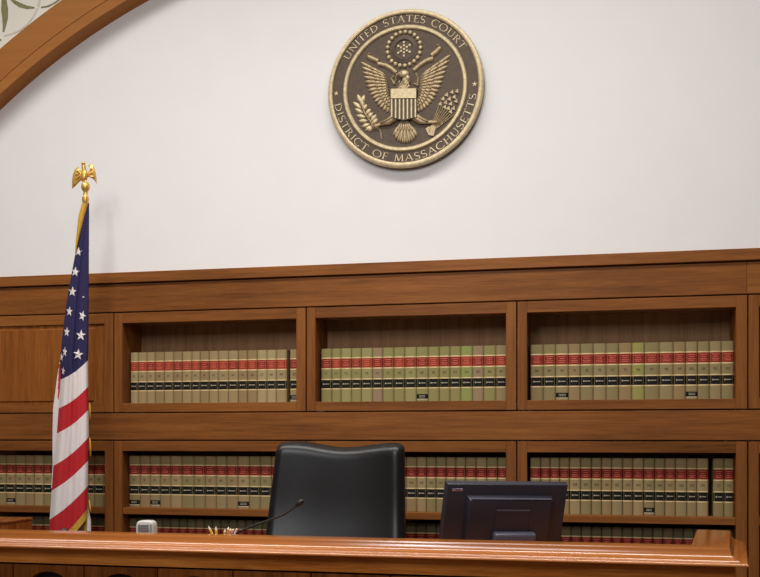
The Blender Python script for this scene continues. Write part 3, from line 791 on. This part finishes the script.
FL = [(203, 82.0), (215, 78.6), (238, 76), (252, 75)]; FR = [(203, 88), (215, 84.8), (230, 81), (245, 77.6), (252, 76)]
g.grid(lambda i, j: P(lerp(interp(FL, lerp(203, 252, j / 16)), interp(FR, lerp(203, 252, j / 16)), i / 5), lerp(203, 252, j / 16), YP - 0.022 - 0.010 * math.sin(PI * i / 5)), 5, 16)
g.build('gold_fringe', M['fringe'], cloth, smooth=3, recalc=False); g = MB()
g.grid(lambda i, j: cloth_pt(i / 14, lerp(549, 509, i / 14) + 2.4 * math.sin(PI * i / 14) + j * 9.5 / 3, -0.002), 14, 3)
g.build('gold_fringe', M['fringe'], cloth, smooth=3, recalc=False)
for pts in ([(89.6, 403), (90, 411), (90, 419)], [(89.8, 438), (90.4, 447), (90.4, 456)], [(89, 500), (90.2, 508), (90.4, 512)]):
    MB().tube([P(a, b, YP - 0.012) for a, b in pts], [0.0028, 0.0042, 0.0046], 8).build('gold_fringe', M['fringe'], cloth, smooth=3, recalc=False)

# ------------------------------------------------------------------ judge's bench
YL = -1.5; XC = 0.436; ZL = 1.305
bench = thing('judge_bench', 'long oak judge bench with a polished moulded ledge across the foreground', 'bench', (-1.6, -1.43, FLOOR))
ANG = math.radians(7.0); WL = 0.66
PATH = [(-4.0, YL), (XC, YL), (XC + WL * math.sin(ANG), YL + WL * math.cos(ANG))]
def offset_path(o):
    d = Vector((1, 0)); e = Vector((math.sin(ANG), math.cos(ANG)))
    n1 = Vector((0, 1)); n2 = Vector((-e.y, e.x))
    o2 = o + (0.034 if o > 0.1 else 0.0)      # the return is a little wider than the front ledge
    a = Vector(PATH[0]) + n1 * o; c = Vector(PATH[2]) + n2 * o2
    b = Vector(PATH[1]) + n2 * o2; t_ = (PATH[1][1] + o - b.y) / e.y; b = b + e * t_
    return [a, b, c]
PROF = [(0.137, -0.060), (0.137, -0.003), (0.134, 0.0), (0.060, 0.0), (0.056, -0.001), (0.0545, -0.004), (0.0535, -0.010), (0.0515, -0.020), (0.0475, -0.029), (0.041, -0.0355), (0.033, -0.0392), (0.0275, -0.0402), (0.0262, -0.0425),
        (0.020, -0.0434), (0.012, -0.0452), (0.006, -0.0478), (0.002, -0.0512), (0.0, -0.055), (0.0, -0.058), (0.003, -0.060)]
PROF = [(o, z * 0.855) for o, z in PROF]
g = MB(); rows = [offset_path(o) for o, z in PROF]; n = len(PROF)
for k in range(2):
    for i in range(n):
        j = (i + 1) % n
        q = [(rows[i][k], PROF[i][1]), (rows[i][k + 1], PROF[i][1]), (rows[j][k + 1], PROF[j][1]), (rows[j][k], PROF[j][1])]
        g.add([(p.x, p.y, ZL + z) for p, z in q], [(0, 1, 2, 3)])
for k in (0, 2): g.add([(rows[i][k].x, rows[i][k].y, ZL + PROF[i][1]) for i in range(n)], [tuple(range(n))])
bmerge = g.build('ledge', M['ledge'], bench, recalc=False)
bm = bmesh.new(); bm.from_mesh(bmerge.data); bmesh.ops.remove_doubles(bm, verts=bm.verts, dist=1e-5); bmesh.ops.recalc_face_normals(bm, faces=bm.faces)
bm.to_mesh(bmerge.data); bm.free(); bmerge.data.shade_smooth(); bmerge.data.set_sharp_from_angle(angle=0.5)
# body below
def body_strip(name, mat, o0, o1, z0, z1, k):
    a, b = offset_path(o0), offset_path(o1); g = MB()
    q = [a[k], a[k + 1], b[k + 1], b[k]]
    g.add([(p.x, p.y, z0) for p in q] + [(p.x, p.y, z1) for p in q], [(0, 3, 2, 1), (4, 5, 6, 7), (0, 1, 5, 4), (1, 2, 6, 5), (2, 3, 7, 6), (3, 0, 4, 7)])
    return g.build(name, M[mat], bench)
body_strip('fascia', 'fascia', 0.040, 0.125, 1.197, ZL - 0.0516, 0)
body_strip('fascia', 'fascia', 0.040, 0.125, 1.197, ZL - 0.0516, 1)
body_strip('carcass', 'niche', 0.075, 0.125, FLOOR - 0.0, 1.197, 0)
body_strip('end_panel', 'fascia_z', 0.040, 0.125, FLOOR, 1.191, 1)
YPAN = YL + 0.042
seams = [-64 + 0, 13, 84, 157.4, 233, 311, 390, 470, 551, 633, 716]
xsm = [PX(s, YPAN) for s in seams]; xsm[-1] = XC - 0.045
xsm = [xsm[0] - 0.30, ] + xsm
for a, b in zip(xsm, xsm[1:]):
    g = MB(); a += 0.0025; b -= 0.0025; cx = (a + b) / 2; hw = min(0.085, (b - a) * 0.33); zt, zs, zb = 1.190, 1.100, FLOOR + 0.1
    za = 1.168
    y0, y1 = YPAN, YL + 0.0745
    g.box(a, cx - hw, y0, y1, FLOOR, zt); g.box(cx + hw, b, y0, y1, FLOOR, zt); g.box(cx - hw, cx + hw, y0, y1, FLOOR, zb)
    K = 16
    for i in range(K):
        t0, t1 = PI - PI * i / K, PI - PI * (i + 1) / K
        p0 = (cx + hw * math.cos(t0), za - hw * 0.75 + hw * 0.75 * math.sin(t0)); p1 = (cx + hw * math.cos(t1), za - hw * 0.75 + hw * 0.75 * math.sin(t1))
        g.prism([p0, p1, (p1[0], zt), (p0[0], zt)], y0, y1)
    g.build('front_panel', M['fascia_z'], bench)
MB().box(-3.9, 0.28, YL + 0.14, -0.93, 1.145, 1.18).build('desk_top', M['ledge'], bench, bevel=0.004)
for x in (-3.2, -1.95, -0.25): MB().box(x - 0.02, x + 0.02, YL + 0.14, -0.98, FLOOR, 1.145).build('support_panel', M['fascia_z'], bench)
DESK = 1.18

# ------------------------------------------------------------------ chair
YC = -0.62
chair = thing('judge_chair', 'high-backed black leather executive chair behind the bench, facing the room', 'chair', (PX(338, YC), YC - 0.1, FLOOR))
TOP = [(0, 446.0), (0.03, 442.4), (0.08, 441.4), (0.16, 441.2), (0.25, 442.2), (0.35, 444.4), (0.46, 446.6), (0.54, 447.2), (0.64, 446.6), (0.75, 444.6), (0.86, 442.8), (0.94, 442.6), (0.975, 443.8), (1, 447.5)]
LF = [(440, 279.3), (448, 277.3), (454, 276.3), (500, 270.6), (536, 266.2), (640, 262)]
RT = [(440, 404), (450, 404.6), (470, 405), (540, 405.6), (640, 405)]
def chair_pt(u, v, f):
    """front (f=1) or rear (f=-1) skin of the padded back"""
    top = interp(TOP, u); y = lerp(top, 640, v)
    px = lerp(interp(LF, y), interp(RT, y), u)
    eu = min(u, 1 - u) * 0.55; ev = v * 0.75; r = 0.042
    def rd(e): return 1.0 if e >= r else math.sqrt(max(0, 1 - (1 - e / r) ** 2))
    ru, rv = rd(eu), rd(ev); th = 0.052 * min(ru, 1) * rv
    cup = -0.030 * (2 * abs(u - 0.5)) ** 3 - 0.012 * math.sin(PI * min(1, v * 1.1))
    rec = 0.035 * (1 - v) - 0.045 * math.exp(-((v - 0.62) / 0.2) ** 2)          # backrest leans back towards the shelves
    Y = YC + rec - 0.06 + cup - f * th if f > 0 else YC + rec - 0.06 + cup + th
    p = P(px, y, YC + rec - 0.06 + cup); return Vector((p.x, Y, p.z))
def warp(n, pw=1.0):
    r = []
    for i in range(n + 1):
        t = i / n; r.append(0.5 - 0.5 * math.cos(PI * t))
    return r
us = warp(44); vs_ = [ (i / 40) ** 1.8 for i in range(41)]
g = MB()
g.grid(lambda i, j: chair_pt(us[i], vs_[j], 1), 44, 40); g.grid(lambda i, j: chair_pt(us[i], vs_[j], -1), 44, 40, flip=True)
o = g.build('backrest', M['leather'], chair, recalc=False)
bm = bmesh.new(); bm.from_mesh(o.data); bmesh.ops.remove_doubles(bm, verts=bm.verts, dist=1e-4); bmesh.ops.recalc_face_normals(bm, faces=bm.faces)
bmesh.ops.smooth_vert(bm, verts=bm.verts, factor=0.4, use_axis_x=True, use_axis_y=True, use_axis_z=True)
bm.to_mesh(o.data); bm.free(); o.data.shade_smooth()
cx = PX(338, YC); cy = YC - 0.28
MB().box(cx - 0.27, cx + 0.27, cy - 0.24, cy + 0.25, FLOOR + 0.42, FLOOR + 0.53).build('seat', M['leather'], chair, smooth=3, bevel=0.045, seg=4)
for s in (-1, 1):
    ar = MB().tube([(cx + s * 0.31, cy + 0.18, FLOOR + 0.48), (cx + s * 0.32, cy + 0.15, FLOOR + 0.64), (cx + s * 0.32, cy + 0.08, FLOOR + 0.66), (cx + s * 0.32, cy - 0.12, FLOOR + 0.66), (cx + s * 0.32, cy - 0.16, FLOOR + 0.62), (cx + s * 0.29, cy - 0.12, FLOOR + 0.46)], 0.02, 10)
    ar.build('armrest', M['leather'], chair, smooth=3)
MB().tube([(cx, cy, FLOOR + 0.10), (cx, cy, FLOOR + 0.43)], 0.03, 16).build('gas_column', M['chrome'], chair, smooth=0.8)
g = MB()
for k in range(5):
    a = 2 * PI * k / 5 + 0.3; g.tube([(cx, cy, FLOOR + 0.12), (cx + 0.29 * math.cos(a), cy + 0.29 * math.sin(a), FLOOR + 0.075)], [0.03, 0.018], 8)
g.build('star_base', M['black'], chair, smooth=0.8)
for k in range(5):
    a = 2 * PI * k / 5 + 0.3; x, y = cx + 0.29 * math.cos(a), cy + 0.29 * math.sin(a)
    MB().tube([(x - 0.02, y, FLOOR + 0.03), (x + 0.02, y, FLOOR + 0.03)], 0.03, 14).build('caster', M['black'], chair, smooth=0.8)

# ------------------------------------------------------------------ monitor
mon = thing('computer_monitor', 'black flat computer monitor seen from behind, standing on the bench beside the chair', 'monitor', (0, 0, DESK))
MW, MH = 0.458, 0.29
def mon_frame():
    """top-left and top-right corners fixed by the photograph; the screen leans and turns"""
    return Vector((-0.3227, -1.10, 1.4831))
MC = mon_frame()
yaw, tilt, roll = MON = (math.radians(25.7), math.radians(16.2), math.radians(1.23))
R = Matrix.Rotation(yaw, 3, 'Z') @ Matrix.Rotation(tilt, 3, 'X') @ Matrix.Rotation(roll, 3, 'Y')
# local: x right (seen from behind), y away from camera, z up; origin top centre of rear face
def ml(x, y, z): return MC + R @ Vector((x, y, z))
mon.location = (ml(0, 0.06, 0).x, ml(0, 0.06, 0).y, DESK)
def mon_part(name, mat, x0, x1, y0, y1, z0, z1, bevel=0.0, seg=2, taper=0.0, parent=None):
    b = MB().box(x0, x1, y0, y1, z0, z1)
    if taper: b.v = [(v[0] - math.copysign(taper, v[0] - (x0 + x1) / 2) * (v[1] == y0), v[1], v[2] - taper * (v[1] == y0 and v[2] == z1) + taper * (v[1] == y0 and v[2] == z0)) for v in b.v]
    g = MB(); g.v = b.v; g.f = b.f; g.m = b.m
    # bevel in the local frame, then place
    o = g.build(name, mat, None, bevel=bevel, seg=seg, smooth=0.6)
    off = Vector((0, 0, 0)); q = parent or mon
    while q is not None: off += q.location; q = q.parent
    for v in o.data.vertices: v.co = ml(*v.co) - off
    o.parent = parent or mon
    return o
hw = MW / 2
shell = mon_part('rear_shell', M['plastic'], -hw, hw + 0.009, 0.0, 0.028, -MH, -0.001, 0.004, 2, 0.006)
mon_part('screen', M['screen'], -hw + 0.015, hw - 0.015, 0.0278, 0.0295, -MH + 0.02, -0.015)
mon_part('rear_housing', M['plastic'], -hw + 0.076, hw - 0.052, -0.030, 0.002, -MH + 0.02, -0.046, 0.004, 2, 0.010)
mon_part('mount_plate', M['plastic'], -hw + 0.184, hw - 0.144, -0.034, -0.028, -0.225, -0.090, 0.0012, 1)
mon_part('mount_edge', M['plastic_hi'], -hw + 0.186, hw - 0.146, -0.0355, -0.033, -0.0945, -0.0905)
mon_part('vent_lip', M['plastic_hi'], -hw + 0.09, hw - 0.066, -0.0305, -0.020, -0.0535, -0.0505, 0.001, 1)
mon_part('hinge_cover', M['plastic_hi'], -hw + 0.180, hw - 0.118, -0.062, -0.026, -0.245, -0.172, 0.010, 3)
bd = mon_part('badge', M['silver'], -hw + 0.024, -hw + 0.062, -0.0012, 0.001, -0.033, -0.023, 0.0008, 1)
mon_part('badge_stripe', M['badge_blue'], -hw + 0.027, -hw + 0.052, -0.0018, 0.0, -0.0265, -0.024, parent=bd)
mon_part('badge_stripe', M['badge_red'], -hw + 0.035, -hw + 0.058, -0.0018, 0.0, -0.0305, -0.0275, parent=bd)
q = ml(0.02, -0.03, -0.24)
MB().tube([q, Vector((q.x, q.y + 0.025, DESK + 0.05)), Vector((q.x, q.y + 0.03, DESK + 0.014))], [0.022, 0.028, 0.03], 14).build('stand_neck', M['plastic'], mon, smooth=0.8)
MB().lathe([(0, 0.0), (0.105, 0), (0.108, 0.006), (0.098, 0.013), (0, 0.016)], (q.x, q.y + 0.03, DESK + 0.0005), 32).build('stand_base', M['plastic'], mon, smooth=0.7)

# ------------------------------------------------------------------ gooseneck microphone
YM = -1.24
mp = [P(a, b, YM) for a, b in ((233, 536), (237.9, 532.4), (247, 528.4), (261.6, 522.8), (273, 518.8), (283.7, 514.8), (290, 510.6), (296.5, 505.8))]
bx_ = P(229, 540, YM)
mic = thing('gooseneck_microphone', 'thin black gooseneck microphone rising over the bench ledge in front of the chair', 'microphone', (bx_.x, YM, DESK))
g = MB(); g.tube([(bx_.x - 0.01, YM, DESK + 0.03), Vector((bx_.x - 0.004, YM, lerp(DESK, mp[0].z, 0.6)))] + mp, [0.005] * 2 + [0.0042] * 4 + [0.0036] * 4, 10)
g.build('gooseneck', M['black'], mic, smooth=0.9)
h0, h1 = P(296.2, 506, YM), P(303.2, 500, YM); d = h1 - h0
MB().tube([h0, h0 + d * 0.12, h0 + d * 0.4, h0 + d * 0.8, h1], [0.005, 0.008, 0.0105, 0.010, 0.005], 14).build('microphone_head', M['black'], mic, smooth=0.9)
MB().lathe([(0, 0), (0.055, 0), (0.056, 0.012), (0.045, 0.026), (0.012, 0.034), (0, 0.034)], (bx_.x - 0.01, YM, DESK + 0.0005), 28).build('base', M['black'], mic, smooth=0.7)

# ------------------------------------------------------------------ white rounded box
YW = -1.31
a, b = P(135.4, 520.6, YW), P(152.6, 534, YW)
wx0, wx1, wz1 = a.x, b.x, a.z
tb = thing('desk_box', 'small white rounded box with grey print standing behind the bench ledge', 'box', ((wx0 + wx1) / 2, YW + 0.03, DESK))
cxw = (wx0 + wx1) / 2; rw = (wx1 - wx0) / 2
poly = []
hz = (wz1 - DESK)
for i in range(24):
    t = 2 * PI * i / 24; c_, s_ = math.cos(t), math.sin(t)
    poly.append((cxw + rw * math.copysign(abs(c_) ** 0.42, c_), DESK + 0.001 + hz / 2 + (hz / 2 - 0.001) * math.copysign(abs(s_) ** 0.26, s_)))
MB().prism(poly, YW, YW + 0.045).build('body', M['white_box'], tb, bevel=0.006, seg=3, smooth=3)
g = MB(); g.box(cxw - rw * 0.68, cxw + rw * 0.55, YW - 0.0012, YW + 0.002, wz1 - 0.040, wz1 - 0.014, 0)
for k in range(3):
    x = cxw - rw * 0.6
    while x < cxw + rw * 0.45:
        x2 = x + random.uniform(0.004, 0.011); g.box(x, x2, YW - 0.0018, YW, wz1 - 0.037 + 0.008 * k, wz1 - 0.033 + 0.008 * k, 1); x = x2 + 0.002
g.build('printed_panel', [M['grey_print'], M['grey_dark']], tb)
MB().box(cxw + rw * 0.66, cxw + rw * 0.9, YW - 0.0012, YW + 0.002, wz1 - 0.05, wz1 - 0.012).build('side_panel', M['grey_print'], tb, bevel=0.0008, seg=1)

# ------------------------------------------------------------------ pencils
YPN = -1.325
ox0, ox1 = PX(207, YPN), PX(240, YPN)
org = thing('pencil_organizer', 'low dark pencil organizer on the desk, behind the bench ledge below the pencils', 'organizer', ((ox0 + ox1) / 2, YPN, DESK))
g = MB(); zo = DESK + 0.0805; y0, y1 = YPN - 0.026, YPN + 0.026
g.box(ox0 - .012, ox1 + .012, y0, y1, DESK + 0.0003, DESK + 0.004); g.box(ox0 - .012, ox1 + .012, y0, y0 + .004, DESK + .003, zo); g.box(ox0 - .012, ox1 + .012, y1 - .004, y1, DESK + .003, zo)
g.box(ox0 - .012, ox0 - .008, y0, y1, DESK + .003, zo); g.box(ox1 + .008, ox1 + .012, y0, y1, DESK + .003, zo)
g.build('tray', M['black'], org)
def pencil(tip, base, mat, r, label, dy=0.0, tl=0.017, grp='pencils behind the ledge'):
    T, B = P(*tip, YPN + dy), P(*base, YPN + dy); d = (B - T); d /= abs(d.z)
    bot = T + d * (T.z - DESK - 0.006); ax = (T - bot).normalized(); shp = T - ax * tl
    o = thing('pencil', label, 'pencil', bot, grp)
    MB().tube([bot, shp], r, 6).build('shaft', mat, o)
    MB().tube([shp, T - ax * 0.005], [r * 0.98, r * 0.30], 8).build('sharpened_end', M['pen_wood'], o)
    MB().tube([T - ax * 0.005, T], [r * 0.28, 0.0003], 8).build('lead', M['lead'], o)
pencil((208.0, 525.2), (212.2, 534), M['pen_yel'], 0.0048, 'yellow pencil leaning left, left end of the pencils')
pencil((215.8, 525.4), (216.4, 534), M['pen_yel'], 0.0048, 'upright yellow pencil, second from the left among the pencils')
pencil((225.2, 528), (224.6, 534), M['pen_or'], 0.0050, 'orange pencil, left one of the orange pencil cluster', 0.0, 0.014)
pencil((228.8, 525.6), (227.6, 534), M['pen_or'], 0.0052, 'tallest orange pencil in the middle of the orange cluster', 0.0115, 0.014)
pencil((231.0, 527), (230.0, 534), M['pen_or'], 0.0050, 'orange pencil, right one of the orange pencil cluster', -0.0115, 0.012)
pencil((234.2, 527.8), (231.6, 533.4), M['pen_pink'], 0.0042, 'pale pink pencil leaning right, next to the orange cluster', 0.012, 0.008)
pencil((237.8, 527.2), (234.9, 533.4), M['pen_pink'], 0.0042, 'pale pink pencil leaning right, beside the microphone neck', -0.003, 0.008)

# ------------------------------------------------------------------ odds and ends on the desk
q = P(64.3, 528.0, -1.28)
dome = MB(); dome.lathe([(0, DESK + 0.0008), (0.028, DESK + 0.0008), (0.030, DESK + 0.01), (0.010, DESK + 0.03), (0.009, q.z - 0.045), (0.018, q.z - 0.035), (0.0185, q.z - 0.012), (0.013, q.z - 0.003), (0.0, q.z)], (q.x, -1.28, 0), 24)
tag(dome.build('black_dome', M['black'], smooth=0.9), 'small round black top peeking over the bench ledge below the flag', 'desk item')  # plain dark dome on a stem, not identified as any device
a = P(32.4, 517.4, -0.98)
x1b, ztop = a.x, a.z
bx0 = PX(-14, -0.98)
bxo = thing('wooden_box', 'low brown wooden box behind the bench ledge at the lower left of the flag', 'box', ((bx0 + x1b) / 2, -1.08, DESK))
MB().box(bx0, x1b, -1.16, -0.98, DESK + 0.0005, ztop - 0.012).build('body', M['fascia_z'], bxo, bevel=0.003, seg=1)
MB().box(bx0, x1b + 0.002, -1.162, -0.978, ztop - 0.012, ztop).build('lid', M['fascia_z'], bxo, bevel=0.003, seg=1)

# ------------------------------------------------------------------ lights, world, camera
def area(name, loc, target, sx, sy, power, color, spread=180):
    ld = bpy.data.lights.new(name, 'AREA'); ld.shape = 'RECTANGLE'; ld.size = sx; ld.size_y = sy; ld.energy = power; ld.color = color; ld.spread = math.radians(spread)
    o = bpy.data.objects.new(name, ld); col.objects.link(o); o.location = loc
    o.rotation_euler = (Vector(target) - Vector(loc)).to_track_quat('-Z', 'Y').to_euler()
    return o
area('ceiling_light', (-1.6, -2.1, 5.6), (-1.6, -1.75, 0), 6.4, 0.6, 150, (1.0, 0.965, 0.915), 125)
area('wall_washer', (-0.8, -4.6, 3.9), (-0.9, 0, 2.4), 1.8, 1.0, 19, (0.98, 0.985, 1.0), 100)
area('front_light', (-1.3, -4.9, 3.25), (-1.1, 0, 2.5), 0.35, 0.35, 6, (0.96, 0.98, 1.0), 90)
wd = bpy.data.worlds.new('room_air'); bpy.context.scene.world = wd; wd.use_nodes = True
bgn = wd.node_tree.nodes['Background']; bgn.inputs[0].default_value = (1.0, 0.95, 0.90, 1); bgn.inputs[1].default_value = 0.10
cd = bpy.data.cameras.new('camera'); cam = bpy.data.objects.new('camera', cd); col.objects.link(cam)
cam.location = (0, -DIST, EYE); cam.rotation_euler = (PI / 2, 0, TH)
cd.sensor_width = 36; cd.sensor_fit = 'HORIZONTAL'; cd.lens = FOC * 36 / 760; cd.shift_y = (HY - 288.5) / 760; cd.clip_start = 0.05
bpy.context.scene.camera = cam
sc = bpy.context.scene
sc.view_settings.view_transform = 'Standard'; sc.view_settings.look = 'None'; sc.view_settings.exposure = 0.0
